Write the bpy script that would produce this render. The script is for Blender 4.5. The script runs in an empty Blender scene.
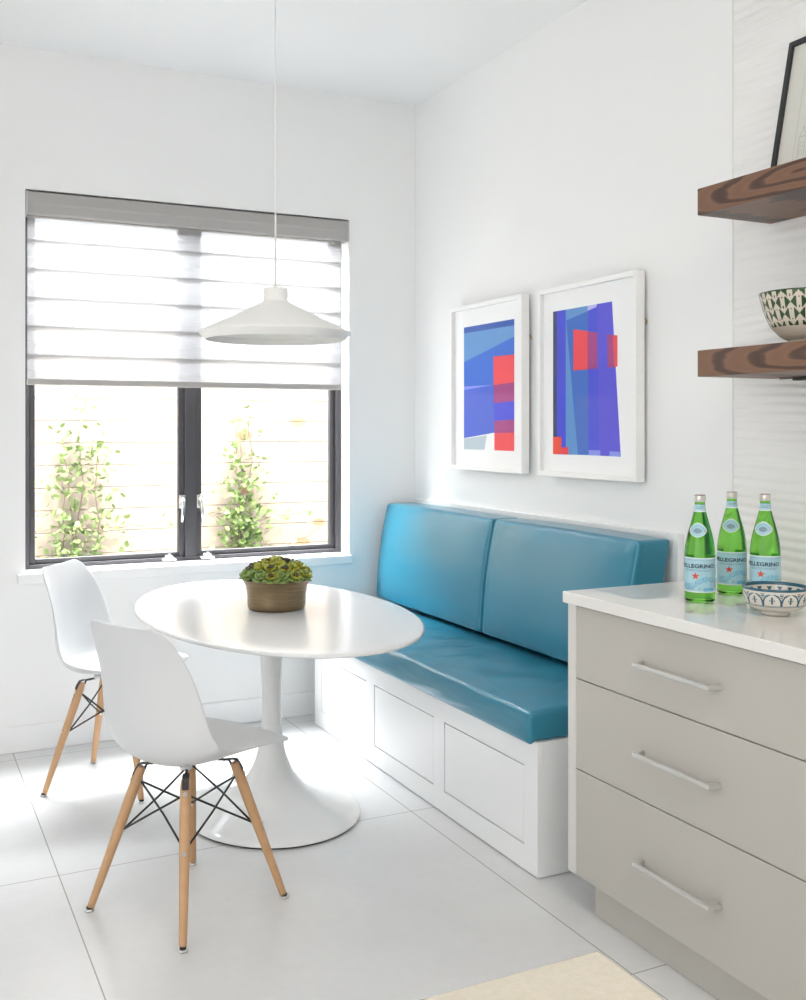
import bpy, bmesh, math, random
from mathutils import Vector, Matrix, noise
random.seed(7)
S = bpy.context.scene
COL = S.collection
PI = math.pi

# ------------------------------------------------------------------ camera
W_PX, F_PX, YAW, Y0, CAM_H = 806, 1040.1, 0.4575, 428.07, 1.3873
cd = bpy.data.cameras.new('camera')
cam = bpy.data.objects.new('camera', cd)
COL.objects.link(cam)
cam.location = (0, 0, CAM_H)
cam.rotation_euler = (PI / 2, 0, -YAW)
cd.sensor_fit = 'HORIZONTAL'
cd.sensor_width = 36
cd.lens = 36 * F_PX / W_PX
# the photograph is 806 x 1000: the shift is given in units of the longer side for AUTO, of the width here
cd.shift_y = -(500 - Y0) / W_PX
cd.clip_start = 0.05
S.camera = cam

# ------------------------------------------------------------------ light
SKY = 2.5
SUN = 6.0
EXPOSURE = 0.68
YARD = 760
KITCHEN = 20
w = bpy.data.worlds.new('daylight')
S.world = w
w.use_nodes = True
bgn = w.node_tree.nodes['Background']
bgn.inputs[0].default_value = (0.91, 0.955, 1.0, 1)
bgn.inputs[1].default_value = SKY
sl = bpy.data.lights.new('sun', 'SUN')
sl.energy = SUN
sl.angle = math.radians(1.0)
sl.color = (1.0, 0.95, 0.88)
so = bpy.data.objects.new('sun', sl)
COL.objects.link(so)
so.rotation_euler = Vector((0.30, -0.42, 0.86)).to_track_quat('Z', 'Y').to_euler()


def area(name, loc, target, sx, sy, power, color):
    l = bpy.data.lights.new(name, 'AREA')
    l.shape = 'RECTANGLE'
    l.size, l.size_y = sx, sy
    l.energy = power
    l.color = color
    o = bpy.data.objects.new(name, l)
    COL.objects.link(o)
    o.location = loc
    o.rotation_euler = (Vector(loc) - Vector(target)).to_track_quat('Z', 'Y').to_euler()
    return o


# added fill lamp standing in for sky above the window; kitchen downlight behind the camera
area('yard_sky_fill', (1.1, 5.75, 3.3), (1.25, 3.9, .5), 4.5, 1.2, YARD, (0.95, 0.98, 1.0))
area('kitchen_ceiling_light', (.9, .2, 2.98), (.9, .2, 0), 1.2, .8, KITCHEN, (1.0, 0.91, 0.82))
S.view_settings.view_transform = 'Standard'
S.view_settings.look = 'None'
S.view_settings.gamma = 1
S.view_settings.use_curve_mapping = False
S.view_settings.exposure = EXPOSURE
S.cycles.use_denoising = True
S.cycles.max_bounces = 14
S.cycles.diffuse_bounces = 8
S.cycles.transmission_bounces = 12
S.cycles.transparent_max_bounces = 16
S.cycles.sample_clamp_indirect = 8
S.cycles.caustics_reflective = False


# ------------------------------------------------------------------ materials
def lin(c):
    return tuple(((v / 255) / 12.92 if v / 255 <= .04045 else ((v / 255 + .055) / 1.055) ** 2.4) for v in c)


def pm(name, rgb, rough=.5, metal=0., spec=.5, coat=0., bump=None, srgb=True, noise_mix=None):
    m = bpy.data.materials.new(name)
    m.use_nodes = True
    nt = m.node_tree
    b = nt.nodes['Principled BSDF']
    c = lin(rgb) if srgb else rgb
    b.inputs['Base Color'].default_value = (*c, 1)
    b.inputs['Roughness'].default_value = rough
    b.inputs['Metallic'].default_value = metal
    b.inputs['Specular IOR Level'].default_value = spec
    b.inputs['Coat Weight'].default_value = coat
    if noise_mix:
        rgb2, scale, detail = noise_mix
        n = nt.nodes.new('ShaderNodeTexNoise')
        n.inputs['Scale'].default_value = scale
        n.inputs['Detail'].default_value = detail
        tc = nt.nodes.new('ShaderNodeTexCoord')
        nt.links.new(tc.outputs['Object'], n.inputs['Vector'])
        mx = nt.nodes.new('ShaderNodeMix')
        mx.data_type = 'RGBA'
        mx.inputs[6].default_value = (*c, 1)
        mx.inputs[7].default_value = (*(lin(rgb2) if srgb else rgb2), 1)
        nt.links.new(n.outputs['Fac'], mx.inputs[0])
        nt.links.new(mx.outputs[2], b.inputs['Base Color'])
    if bump:
        scale, strength, dist = bump
        n = nt.nodes.new('ShaderNodeTexNoise')
        n.inputs['Scale'].default_value = scale
        n.inputs['Detail'].default_value = 4
        tc = nt.nodes.new('ShaderNodeTexCoord')
        nt.links.new(tc.outputs['Object'], n.inputs['Vector'])
        bp = nt.nodes.new('ShaderNodeBump')
        bp.inputs['Strength'].default_value = strength
        bp.inputs['Distance'].default_value = dist
        nt.links.new(n.outputs['Fac'], bp.inputs['Height'])
        nt.links.new(bp.outputs['Normal'], b.inputs['Normal'])
    return m


def mnode(nt, op, a, b=None, c=None):
    n = nt.nodes.new('ShaderNodeMath')
    n.operation = op
    for i, v in enumerate((a, b, c)):
        if v is None:
            continue
        if isinstance(v, (int, float)):
            n.inputs[i].default_value = v
        else:
            nt.links.new(v, n.inputs[i])
    return n.outputs[0]


def xyz(nt):
    tc = nt.nodes.new('ShaderNodeTexCoord')
    s = nt.nodes.new('ShaderNodeSeparateXYZ')
    nt.links.new(tc.outputs['Object'], s.inputs[0])
    return tc.outputs['Object'], s.outputs[0], s.outputs[1], s.outputs[2]


def mixc(nt, fac, a, b):
    mx = nt.nodes.new('ShaderNodeMix')
    mx.data_type = 'RGBA'
    if isinstance(fac, (int, float)):
        mx.inputs[0].default_value = fac
    else:
        nt.links.new(fac, mx.inputs[0])
    for i, v in ((6, a), (7, b)):
        if isinstance(v, tuple):
            mx.inputs[i].default_value = (*v, 1)
        else:
            nt.links.new(v, mx.inputs[i])
    return mx.outputs[2]


def noise_tex(nt, vec, scale, detail=3, rough=.5, mapping=None):
    if mapping:
        mp = nt.nodes.new('ShaderNodeMapping')
        mp.inputs['Scale'].default_value = mapping
        nt.links.new(vec, mp.inputs['Vector'])
        vec = mp.outputs[0]
    n = nt.nodes.new('ShaderNodeTexNoise')
    n.inputs['Scale'].default_value = scale
    n.inputs['Detail'].default_value = detail
    n.inputs['Roughness'].default_value = rough
    nt.links.new(vec, n.inputs['Vector'])
    return n.outputs['Fac']


M = {}
M['wall'] = pm('wall_paint', (0.84, 0.84, 0.835), .55, srgb=False, bump=(60, .05, .002))
M['ceiling'] = pm('ceiling_paint', (0.86, 0.86, 0.86), .8, srgb=False)
M['white_paint'] = pm('white_satin_paint', (0.85, 0.85, 0.85), .35, srgb=False)
M['shadow_gap'] = pm('gap_shade_paint', (0.06, 0.055, 0.05), .9, srgb=False)  # near-black stand-in for the shade inside panel and drawer gaps
M['greige'] = pm('greige_lacquer', (0.50, 0.475, 0.43), .38, srgb=False, noise_mix=((0.47, 0.447, 0.402), 300, 2))
M['greige_light'] = pm('greige_edge', (0.66, 0.64, 0.60), .38, srgb=False)
M['quartz'] = pm('quartz', (0.80, 0.785, 0.755), .04, srgb=False, noise_mix=((0.72, 0.70, 0.66), 420, 2))
M['quartz_cream'] = pm('quartz_cream', (0.54, 0.505, 0.425), .25, srgb=False, noise_mix=((0.44, 0.405, 0.33), 160, 3))
M['steel'] = pm('brushed_steel', (0.82, 0.81, 0.79), .30, 1.0, srgb=False)
M['chrome'] = pm('chrome', (0.75, 0.74, 0.72), .15, 1.0, srgb=False)
M['frame_dark'] = pm('charcoal_frame', (0.068, 0.064, 0.070), .45, srgb=False)
M['valance'] = pm('grey_fabric', (0.40, 0.385, 0.37), .9, srgb=False, bump=(700, .3, .001))
M['rail'] = pm('grey_rail', (0.42, 0.40, 0.38), .6, srgb=False)
M['plastic'] = pm('white_plastic', (0.66, 0.662, 0.665), .36, srgb=False)
M['gloss_white'] = pm('gloss_white', (0.82, 0.82, 0.81), .07, srgb=False)
M['table_white'] = pm('table_white', (0.77, 0.77, 0.765), .23, spec=.38, srgb=False)
M['lamp'] = pm('lamp_white', (0.88, 0.87, 0.84), .55, srgb=False)
M['beech'] = pm('beech', (0.60, 0.36, 0.19), .45, srgb=False, noise_mix=((0.50, 0.285, 0.14), 30, 4))
M['black_metal'] = pm('black_metal', (0.022, 0.022, 0.025), .45, srgb=False)
M['black_rubber'] = pm('black_rubber', (0.02, 0.02, 0.02), .7, srgb=False)
M['brass'] = pm('brass', (0.55, 0.40, 0.20), .35, 1.0, srgb=False)
M['leather'] = pm('teal_leather', (0.023, 0.195, 0.290), .29, srgb=False, bump=(260, .10, .002), coat=.12)
M['piping'] = pm('teal_piping', (0.07, 0.30, 0.42), .38, srgb=False)
M['frame_white'] = pm('frame_white', (0.86, 0.855, 0.84), .4, srgb=False)
M['mat'] = pm('mat_board', (0.88, 0.88, 0.88), .85, srgb=False)
M['frame_black'] = pm('frame_black', (0.018, 0.018, 0.02), .4, srgb=False)
M['paper'] = pm('drawing_paper', (0.66, 0.655, 0.60), .9, srgb=False)
M['pencil'] = pm('pencil', (0.36, 0.36, 0.35), .9, srgb=False)
M['soil'] = pm('soil', (0.03, 0.022, 0.016), .95, srgb=False)
M['cream_glaze'] = pm('cream_glaze', (0.62, 0.56, 0.46), .15, srgb=False)
M['green_glaze'] = pm('green_glaze', (0.022, 0.060, 0.022), .15, srgb=False)
M['grey_glaze'] = pm('white_glaze', (0.60, 0.57, 0.51), .15, srgb=False)
M['teal_glaze'] = pm('teal_glaze', (0.022, 0.10, 0.15), .15, srgb=False)
M['label_blue'] = pm('label_blue', (0.36, 0.58, 0.66), .5, srgb=False)
M['label_mid'] = pm('label_mid_blue', (0.16, 0.42, 0.60), .5, srgb=False)
M['label_white'] = pm('label_white', (0.75, 0.76, 0.74), .5, srgb=False)
M['ink'] = pm('ink_navy', (0.02, 0.03, 0.06), .5, srgb=False)
M['ink_grey'] = pm('ink_grey', (0.20, 0.30, 0.36), .5, srgb=False)
M['star_red'] = pm('star_red', (0.62, 0.06, 0.03), .5, srgb=False)
M['cap'] = pm('cap_silver', (0.62, 0.60, 0.56), .35, .6, srgb=False)
M['cap_top'] = pm('cap_brown', (0.22, 0.10, 0.08), .4, srgb=False)
M['leaf'] = pm('vine_leaf', (0.06, 0.115, 0.018), .5, srgb=False, noise_mix=((0.17, 0.22, 0.08), 9, 2))
M['vine_stem'] = pm('vine_stem', (0.12, 0.085, 0.055), .8, srgb=False)
M['ground'] = pm('gravel', (0.58, 0.56, 0.52), .9, srgb=False, noise_mix=((0.48, 0.46, 0.42), 40, 4))
M['succ_green'] = pm('succulent_green', (0.15, 0.26, 0.065), .45, srgb=False, noise_mix=((0.30, 0.38, 0.12), 55, 2))
M['succ_lime'] = pm('succulent_lime', (0.50, 0.46, 0.04), .45, srgb=False, noise_mix=((0.26, 0.30, 0.04), 45, 2))
M['succ_dark'] = pm('succulent_purple', (0.055, 0.04, 0.035), .5, srgb=False)


def thin_glass(name, tint=(1, 1, 1), ior=1.45, refl=1.0):
    m = bpy.data.materials.new(name)
    m.use_nodes = True
    nt = m.node_tree
    nt.nodes.remove(nt.nodes['Principled BSDF'])
    t = nt.nodes.new('ShaderNodeBsdfTransparent')
    t.inputs[0].default_value = (*tint, 1)
    g = nt.nodes.new('ShaderNodeBsdfGlossy')
    g.inputs['Roughness'].default_value = .02
    f = nt.nodes.new('ShaderNodeLayerWeight')
    f.inputs[0].default_value = .5
    mx = nt.nodes.new('ShaderNodeMixShader')
    nt.links.new(mnode(nt, 'MULTIPLY', mnode(nt, 'MULTIPLY_ADD', mnode(nt, 'POWER', f.outputs['Facing'], 5), .9, .03), refl), mx.inputs[0])
    nt.links.new(t.outputs[0], mx.inputs[1])
    nt.links.new(g.outputs[0], mx.inputs[2])
    nt.links.new(mx.outputs[0], nt.nodes['Material Output'].inputs[0])
    return m


M['pane'] = thin_glass('window_glass')
M['art_glass'] = thin_glass('picture_glass', refl=.22)


def bottle_glass():
    m = pm('green_bottle_glass', (0.26, 0.74, 0.11), .02, srgb=False)
    b = m.node_tree.nodes['Principled BSDF']
    b.inputs['Transmission Weight'].default_value = 1
    b.inputs['IOR'].default_value = 1.28
    return m


M['bottle'] = bottle_glass()


def floor_mat():
    m = pm('floor_tile', (0.6, 0.58, 0.55), .3, srgb=False)
    nt = m.node_tree
    b = nt.nodes['Principled BSDF']
    v, x, y, z = xyz(nt)
    fx = mnode(nt, 'ABSOLUTE', mnode(nt, 'WRAP', mnode(nt, 'SUBTRACT', x, .467), 1.223 / 2, -1.223 / 2))
    fy = mnode(nt, 'ABSOLUTE', mnode(nt, 'WRAP', mnode(nt, 'SUBTRACT', y, 3.365), 1.252 / 2, -1.252 / 2))
    d = mnode(nt, 'MINIMUM', fx, fy)
    g = mnode(nt, 'LESS_THAN', d, .0019)
    n1 = noise_tex(nt, v, 2.2, 6, .6)
    n2 = noise_tex(nt, v, 26, 3, .55)
    c = mixc(nt, n1, (0.66, 0.66, 0.66), (0.82, 0.825, 0.83))
    c = mixc(nt, mnode(nt, 'MULTIPLY', n2, .38), c, (0.60, 0.595, 0.585))
    c = mixc(nt, g, c, (0.33, 0.305, 0.27))
    nt.links.new(c, b.inputs['Base Color'])
    return m


M['floor'] = floor_mat()


def wavy_tile():
    m = pm('wavy_tile', (0.83, 0.82, 0.80), .25, srgb=False)
    nt = m.node_tree
    b = nt.nodes['Principled BSDF']
    v, x, y, z = xyz(nt)
    wn = noise_tex(nt, v, 1.0, 2, .4, mapping=(1, 1.3, 4))
    ph = mnode(nt, 'ADD', mnode(nt, 'MULTIPLY', z, 210), mnode(nt, 'MULTIPLY', wn, 20))
    h = mnode(nt, 'SINE', ph)
    a = noise_tex(nt, v, 2.0, 2, .5, mapping=(1, 1.2, 6))
    h = mnode(nt, 'MULTIPLY', h, a)
    bp = nt.nodes.new('ShaderNodeBump')
    bp.inputs['Strength'].default_value = .55
    bp.inputs['Distance'].default_value = .006
    nt.links.new(h, bp.inputs['Height'])
    nt.links.new(bp.outputs[0], b.inputs['Normal'])
    return m


M['tile'] = wavy_tile()


def walnut():
    m = pm('walnut_stained', (0.2, 0.1, 0.06), .42, srgb=False)
    nt = m.node_tree
    b = nt.nodes['Principled BSDF']
    v, x, y, z = xyz(nt)
    mp = nt.nodes.new('ShaderNodeMapping')
    mp.inputs['Scale'].default_value = (1.0, .16, 1.0)
    mp.inputs['Location'].default_value = (0, .035, -.008)
    nt.links.new(v, mp.inputs['Vector'])
    wv = nt.nodes.new('ShaderNodeTexWave')
    wv.wave_type = 'RINGS'
    wv.rings_direction = 'X'
    wv.inputs['Scale'].default_value = 13
    wv.inputs['Distortion'].default_value = 3.2
    wv.inputs['Detail'].default_value = 3
    wv.inputs['Detail Scale'].default_value = 1.6
    nt.links.new(mp.outputs[0], wv.inputs['Vector'])
    r = nt.nodes.new('ShaderNodeValToRGB')
    r.color_ramp.elements[0].position = .0
    r.color_ramp.elements[0].color = (0.050, 0.026, 0.020, 1)
    r.color_ramp.elements[1].position = .42
    r.color_ramp.elements[1].color = (0.235, 0.120, 0.068, 1)
    e = r.color_ramp.elements.new(.22)
    e.color = (0.10, 0.05, 0.034, 1)
    e = r.color_ramp.elements.new(1.0)
    e.color = (0.205, 0.102, 0.058, 1)
    nt.links.new(wv.outputs['Fac'], r.inputs[0])
    f = noise_tex(nt, v, 60, 5, .7, mapping=(2, .3, 5))
    c = mixc(nt, mnode(nt, 'MULTIPLY', f, .45), r.outputs[0], (0.12, 0.064, 0.043))
    nt.links.new(c, b.inputs['Base Color'])
    return m


M['walnut'] = walnut()


def fence_mat():
    m = pm('cedar_fence', (0.7, 0.5, 0.35), .85, srgb=False)
    nt = m.node_tree
    b = nt.nodes['Principled BSDF']
    v, x, y, z = xyz(nt)
    g = noise_tex(nt, v, 5, 4, .6, mapping=(.35, 1, 7))
    c = mixc(nt, g, (0.19, 0.150, 0.112), (0.225, 0.192, 0.155))
    vo = nt.nodes.new('ShaderNodeTexVoronoi')
    vo.inputs['Scale'].default_value = 3.4
    mp = nt.nodes.new('ShaderNodeMapping')
    mp.inputs['Scale'].default_value = (.75, .1, 1.25)
    nt.links.new(v, mp.inputs[0])
    nt.links.new(mp.outputs[0], vo.inputs['Vector'])
    k = mnode(nt, 'LESS_THAN', vo.outputs['Distance'], .15)
    c = mixc(nt, mnode(nt, 'MULTIPLY', k, .8), c, (0.175, 0.095, 0.04))
    nt.links.new(c, b.inputs['Base Color'])
    return m


M['fence'] = fence_mat()


def blind_mat():
    m = bpy.data.materials.new('sheer_zebra_fabric')
    m.use_nodes = True
    nt = m.node_tree
    nt.nodes.remove(nt.nodes['Principled BSDF'])
    v, x, y, z = xyz(nt)
    P_ = .1247
    ph = mnode(nt, 'WRAP', mnode(nt, 'SUBTRACT', z, 2.196), P_ / 2, -P_ / 2)   # 0 at the middle of a dark line
    wob = mnode(nt, 'MULTIPLY', mnode(nt, 'SUBTRACT', noise_tex(nt, v, 30, 3, .6, mapping=(2.0, 1, 5)), .5), .020)
    line = mnode(nt, 'LESS_THAN', mnode(nt, 'ABSOLUTE', mnode(nt, 'ADD', ph, wob)), .0115)
    band = mnode(nt, 'GREATER_THAN', ph, 0.0)          # upper half of the period: denser cloth
    weave = noise_tex(nt, v, 90, 3, .7, mapping=(.12, 1, 3))
    dens = mnode(nt, 'ADD', mnode(nt, 'MULTIPLY', band, .14), .56)
    dens = mnode(nt, 'ADD', dens, mnode(nt, 'MULTIPLY', mnode(nt, 'SUBTRACT', weave, .5), .25))
    dens = mnode(nt, 'ADD', dens, mnode(nt, 'MULTIPLY', line, .16))
    dens = mnode(nt, 'MINIMUM', mnode(nt, 'MAXIMUM', dens, 0), 1)
    col = mixc(nt, line, (0.385, 0.385, 0.395), (0.27, 0.267, 0.265))
    tr = nt.nodes.new('ShaderNodeBsdfTranslucent')
    df = nt.nodes.new('ShaderNodeBsdfDiffuse')
    tp = nt.nodes.new('ShaderNodeBsdfTransparent')
    nt.links.new(col, tr.inputs[0])
    nt.links.new(col, df.inputs[0])
    m1 = nt.nodes.new('ShaderNodeMixShader')
    m1.inputs[0].default_value = .55
    nt.links.new(df.outputs[0], m1.inputs[1])
    nt.links.new(tr.outputs[0], m1.inputs[2])
    m2 = nt.nodes.new('ShaderNodeMixShader')
    nt.links.new(dens, m2.inputs[0])
    nt.links.new(tp.outputs[0], m2.inputs[1])
    nt.links.new(m1.outputs[0], m2.inputs[2])
    nt.links.new(m2.outputs[0], nt.nodes['Material Output'].inputs[0])
    return m


M['blind'] = blind_mat()


def pot_mat():
    m = pm('brushed_bronze', (0.34, 0.25, 0.15), .34, 1.0, srgb=False)
    nt = m.node_tree
    b = nt.nodes['Principled BSDF']
    v, x, y, z = xyz(nt)
    n = noise_tex(nt, v, 18, 4, .65, mapping=(.5, .5, 9))
    c = mixc(nt, n, (0.10, 0.068, 0.038), (0.40, 0.30, 0.18))
    nt.links.new(c, b.inputs['Base Color'])
    return m


M['bronze'] = pot_mat()


# ------------------------------------------------------------------ mesh helpers
def box(bm, x0, x1, y0, y1, z0, z1, bev=0, mi=0, seg=2):
    vs = [bm.verts.new((x, y, z)) for x in (x0, x1) for y in (y0, y1) for z in (z0, z1)]
    idx = [(0, 1, 3, 2), (4, 6, 7, 5), (0, 4, 5, 1), (2, 3, 7, 6), (0, 2, 6, 4), (1, 5, 7, 3)]
    fs = [bm.faces.new([vs[i] for i in f]) for f in idx]
    for f in fs:
        f.material_index = mi
    bmesh.ops.recalc_face_normals(bm, faces=fs)
    if bev:
        es = list({e for f in fs for e in f.edges})
        r = bmesh.ops.bevel(bm, geom=es, offset=bev, segments=seg, profile=.5, affect='EDGES', clamp_overlap=True)
        for f in r['faces']:
            f.material_index = mi


def lathe(bm, prof, seg=48, c=(0, 0, 0), sx=1, sy=1, mi=0, close=False, smooth=True):
    rings = []
    for r, z in prof:
        if r < 1e-6:
            rings.append([bm.verts.new((c[0], c[1], c[2] + z))])
        else:
            rings.append([bm.verts.new((c[0] + r * sx * math.cos(2 * PI * i / seg), c[1] + r * sy * math.sin(2 * PI * i / seg), c[2] + z)) for i in range(seg)])
    out = []
    for a, b in zip(rings[:-1], rings[1:]):
        for i in range(seg):
            j = (i + 1) % seg
            if len(a) == 1 and len(b) == 1:
                continue
            if len(a) == 1:
                f = bm.faces.new((a[0], b[j], b[i]))
            elif len(b) == 1:
                f = bm.faces.new((a[i], a[j], b[0]))
            else:
                f = bm.faces.new((a[i], a[j], b[j], b[i]))
            f.material_index = mi
            f.smooth = smooth
            out.append(f)
    return out


def tube(bm, pts, r, seg=8, closed=False, mi=0, cap=True):
    pts = [Vector(p) for p in pts]
    n = len(pts)
    rs = r if isinstance(r, (list, tuple)) else [r] * n
    rings = []
    prev = None
    for i, p in enumerate(pts):
        if closed:
            t = (pts[(i + 1) % n] - pts[i - 1]).normalized()
        else:
            t = (pts[min(i + 1, n - 1)] - pts[max(i - 1, 0)]).normalized()
        if prev is None:
            up = Vector((0, 0, 1)) if abs(t.z) < .9 else Vector((1, 0, 0))
            a = t.cross(up).normalized()
        else:
            a = (prev - t * prev.dot(t)).normalized()
        prev = a
        b = t.cross(a)
        rings.append([bm.verts.new(p + (a * math.cos(2 * PI * k / seg) + b * math.sin(2 * PI * k / seg)) * rs[i]) for k in range(seg)])
    m = n if closed else n - 1
    for i in range(m):
        A, B = rings[i], rings[(i + 1) % n]
        for k in range(seg):
            f = bm.faces.new((A[k], A[(k + 1) % seg], B[(k + 1) % seg], B[k]))
            f.smooth = True
            f.material_index = mi
    if cap and not closed:
        for rg in (rings[0], rings[-1]):
            f = bm.faces.new(rg)
            f.material_index = mi


def obj(name, bm, mats, parent=None, smooth=None, recalc=True):
    if recalc:
        bmesh.ops.recalc_face_normals(bm, faces=bm.faces)
    me = bpy.data.meshes.new(name)
    bm.to_mesh(me)
    bm.free()
    if not isinstance(mats, (list, tuple)):
        mats = [mats]
    for m in mats:
        me.materials.append(m)
    if smooth:
        for p in me.polygons:
            p.use_smooth = True
    o = bpy.data.objects.new(name, me)
    COL.objects.link(o)
    if parent:
        o.parent = parent
    return o


def tag(o, label, cat, group=None):
    o['label'] = label
    o['category'] = cat
    if group:
        o['group'] = group
    return o


def thing(name, label, cat, loc=(0, 0, 0), rotz=0, group=None):
    o = bpy.data.objects.new(name, None)
    o.empty_display_size = .05
    COL.objects.link(o)
    o.location = loc
    o.rotation_euler = (0, 0, rotz)
    return tag(o, label, cat, group)


def struct(name, bm, m, parent=None):
    o = obj(name, bm, m, parent)
    if not parent:
        o['kind'] = 'structure'
    return o


def dup(o, parent=None):
    c = o.copy()
    COL.objects.link(c)
    if parent:
        c.parent = parent
    for ch in o.children:
        dup(ch, c)
    return c


def B():
    return bmesh.new()


# ------------------------------------------------------------------ the room
XW, YB, ZC = 2.3944, 4.7257, 3.0246
XL, YF = -3.2, -2.6
WT = .16
wx0, wx1, wz0, wz1 = .518, 2.030, .764, 2.416      # window opening

bm = B(); box(bm, XL, XW + WT, YF, YB + WT, -.12, 0); struct('floor', bm, M['floor'])
bm = B(); box(bm, XL, XW + WT, YF - WT, YB + WT, ZC, ZC + .2); struct('ceiling', bm, M['ceiling'])
bm = B()
box(bm, XL, wx0, YB, YB + WT, 0, ZC)
box(bm, wx1, XW + WT, YB, YB + WT, 0, ZC)
box(bm, wx0, wx1, YB, YB + WT, 0, wz0)
box(bm, wx0, wx1, YB, YB + WT, wz1, ZC)
bmesh.ops.remove_doubles(bm, verts=bm.verts, dist=1e-5)
struct('wall_back', bm, M['wall'])
bm = B(); box(bm, XW, XW + WT, YF, YB, 0, ZC); struct('wall_right', bm, M['wall'])
bm = B(); box(bm, XL, XW + WT, YF - WT, YF, 0, ZC); struct('wall_front', bm, M['wall'])
bm = B(); box(bm, XL - WT, XL, 1.4, YB + WT, 0, ZC); struct('wall_left', bm, M['wall'])
bm = B(); box(bm, XL, XW - .001, YB - .012, YB - .0005, 0.001, .112, .002); struct('baseboard_back', bm, M['white_paint'])
YT = 2.485
bm = B(); box(bm, XW - .008, XW - .0005, .2, YT, .916, ZC - .001); struct('wall_tile', bm, M['tile'])
bm = B(); box(bm, XW - .010, XW - .0005, YT, YT + .004, .916, ZC - .001); struct('trim_1', bm, pm('tile_edge', (0.74, 0.73, 0.70), .4, srgb=False))

# window
wr = bpy.data.objects.new('window_1', None); COL.objects.link(wr); wr['kind'] = 'structure'
wr.location = (0, 0, 0)
FY0, FY1 = 4.830, 4.882
bm = B()
fw = .028
box(bm, wx0, wx0 + fw, FY0, FY1, wz0, wz1, .002)
box(bm, wx1 - fw, wx1, FY0, FY1, wz0, wz1, .002)
box(bm, wx0 + fw, wx1 - fw, FY0, FY1, wz0, wz0 + .020, .002)
box(bm, wx0 + fw, wx1 - fw, FY0, FY1, wz1 - fw, wz1, .002)
xm = 1.262
box(bm, xm - .022, xm + .030, FY0, FY1, wz0 + .020, wz1 - fw, .002)
obj('window_frame', bm, M['frame_dark'], wr)
for a, b in ((wx0 + fw, xm - .022), (xm + .030, wx1 - fw)):
    bm = B()
    y0, y1 = FY0 + .018, FY1 - .004
    sw, z0, z1 = .026, wz0 + .020, wz1 - fw
    if a > 1:
        swl, swr = .030, .026
    else:
        swl, swr = .026, .030
    box(bm, a, a + swl, y0, y1, z0, z1, .003)
    box(bm, b - swr, b, y0, y1, z0, z1, .003)
    box(bm, a + swl, b - swr, y0, y1, z0, z0 + .022, .003)
    box(bm, a + swl, b - swr, y0, y1, z1 - sw, z1, .003)
    sa = obj('sash', bm, M['frame_dark'], wr)
    bm = B(); box(bm, a + swl - .004, b - swr + .004, FY0 + .036, FY0 + .040, z0 + .018, z1 - sw + .004); obj('pane', bm, M['pane'], sa)
for sx, hx in ((-1, 1.224), (1, 1.306)):
    bm = B()
    box(bm, hx - .016, hx + .016, FY0 - .012, FY0 + .002, 1.010, 1.075, .006)
    tube(bm, [(hx, FY0 - .008, 1.055), (hx, FY0 - .030, 1.052)], .010, 10)
    tube(bm, [(hx, FY0 - .030, 1.060), (hx + .004 * sx, FY0 - .036, 1.02), (hx + .006 * sx, FY0 - .034, .985), (hx + .008 * sx, FY0 - .034, .950)], [.0085, .008, .0065, .006], 10)
    h = obj('window_handle', bm, M['chrome'], wr)
    h['label'] = 'chrome lever handle'
for hx in (1.158, 1.338):
    bm = B()
    box(bm, hx - .030, hx + .030, FY0 - .048, FY0 - .004, wz0 + .010, wz0 + .018, .003)
    box(bm, hx - .016, hx + .016, FY0 - .040, FY0 - .004, wz0 + .018, wz0 + .032, .004)
    tube(bm, [(hx, FY0 - .030, wz0 + .032), (hx + .002, FY0 - .028, wz0 + .040)], .006, 8)
    h = obj('window_latch', bm, M['white_paint'], wr)
    h['label'] = 'white latch on the sill'
bm = B(); box(bm, wx0 - .033, wx1 + .004, YB - .036, YB - .0005, .722, .7635, .003)
box(bm, wx0 + .001, wx1 - .001, YB - .0005, FY0 + .03, .7641, .7655)
struct('window_sill', bm, M['white_paint'])

# ------------------------------------------------------------------ blind
rb = thing('roller_blind', 'grey topped sheer banded blind half lowered in the window', 'blind', (0, 0, 0))
bm = B()
vx0, vx1 = .5225, 2.0255
prof = [(4.722, 2.406), (4.722, 2.362), (4.727, 2.352), (4.735, 2.317), (4.741, 2.311), (4.815, 2.311), (4.815, 2.406)]
A = [bm.verts.new((vx0, y, z)) for y, z in prof]
Bv = [bm.verts.new((vx1, y, z)) for y, z in prof]
for i in range(len(prof)):
    j = (i + 1) % len(prof)
    bm.faces.new((A[i], A[j], Bv[j], Bv[i]))
bm.faces.new(A); bm.faces.new(Bv[::-1])
obj('valance', bm, M['valance'], rb)
bm = B(); box(bm, vx0 - .003, vx0 + .004, 4.720, 4.815, 2.309, 2.408, .001)
M['end_cap'] = pm('end_cap_grey', (0.5, 0.49, 0.47), .4, srgb=False)
obj('end_cap', bm, M['end_cap'], rb)
bm = B(); box(bm, vx1 - .001, vx1 + .003, 4.720, 4.815, 2.309, 2.408, .001)
obj('end_cap', bm, M['end_cap'], rb)
bm = B(); box(bm, .530, 2.000, 4.7605, 4.7615, 1.596, 2.325); obj('sheer_fabric', bm, M['blind'], rb)
bm = B(); box(bm, .528, 2.002, 4.752, 4.770, 1.575, 1.602, .004); obj('bottom_rail', bm, M['rail'], rb)

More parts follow.
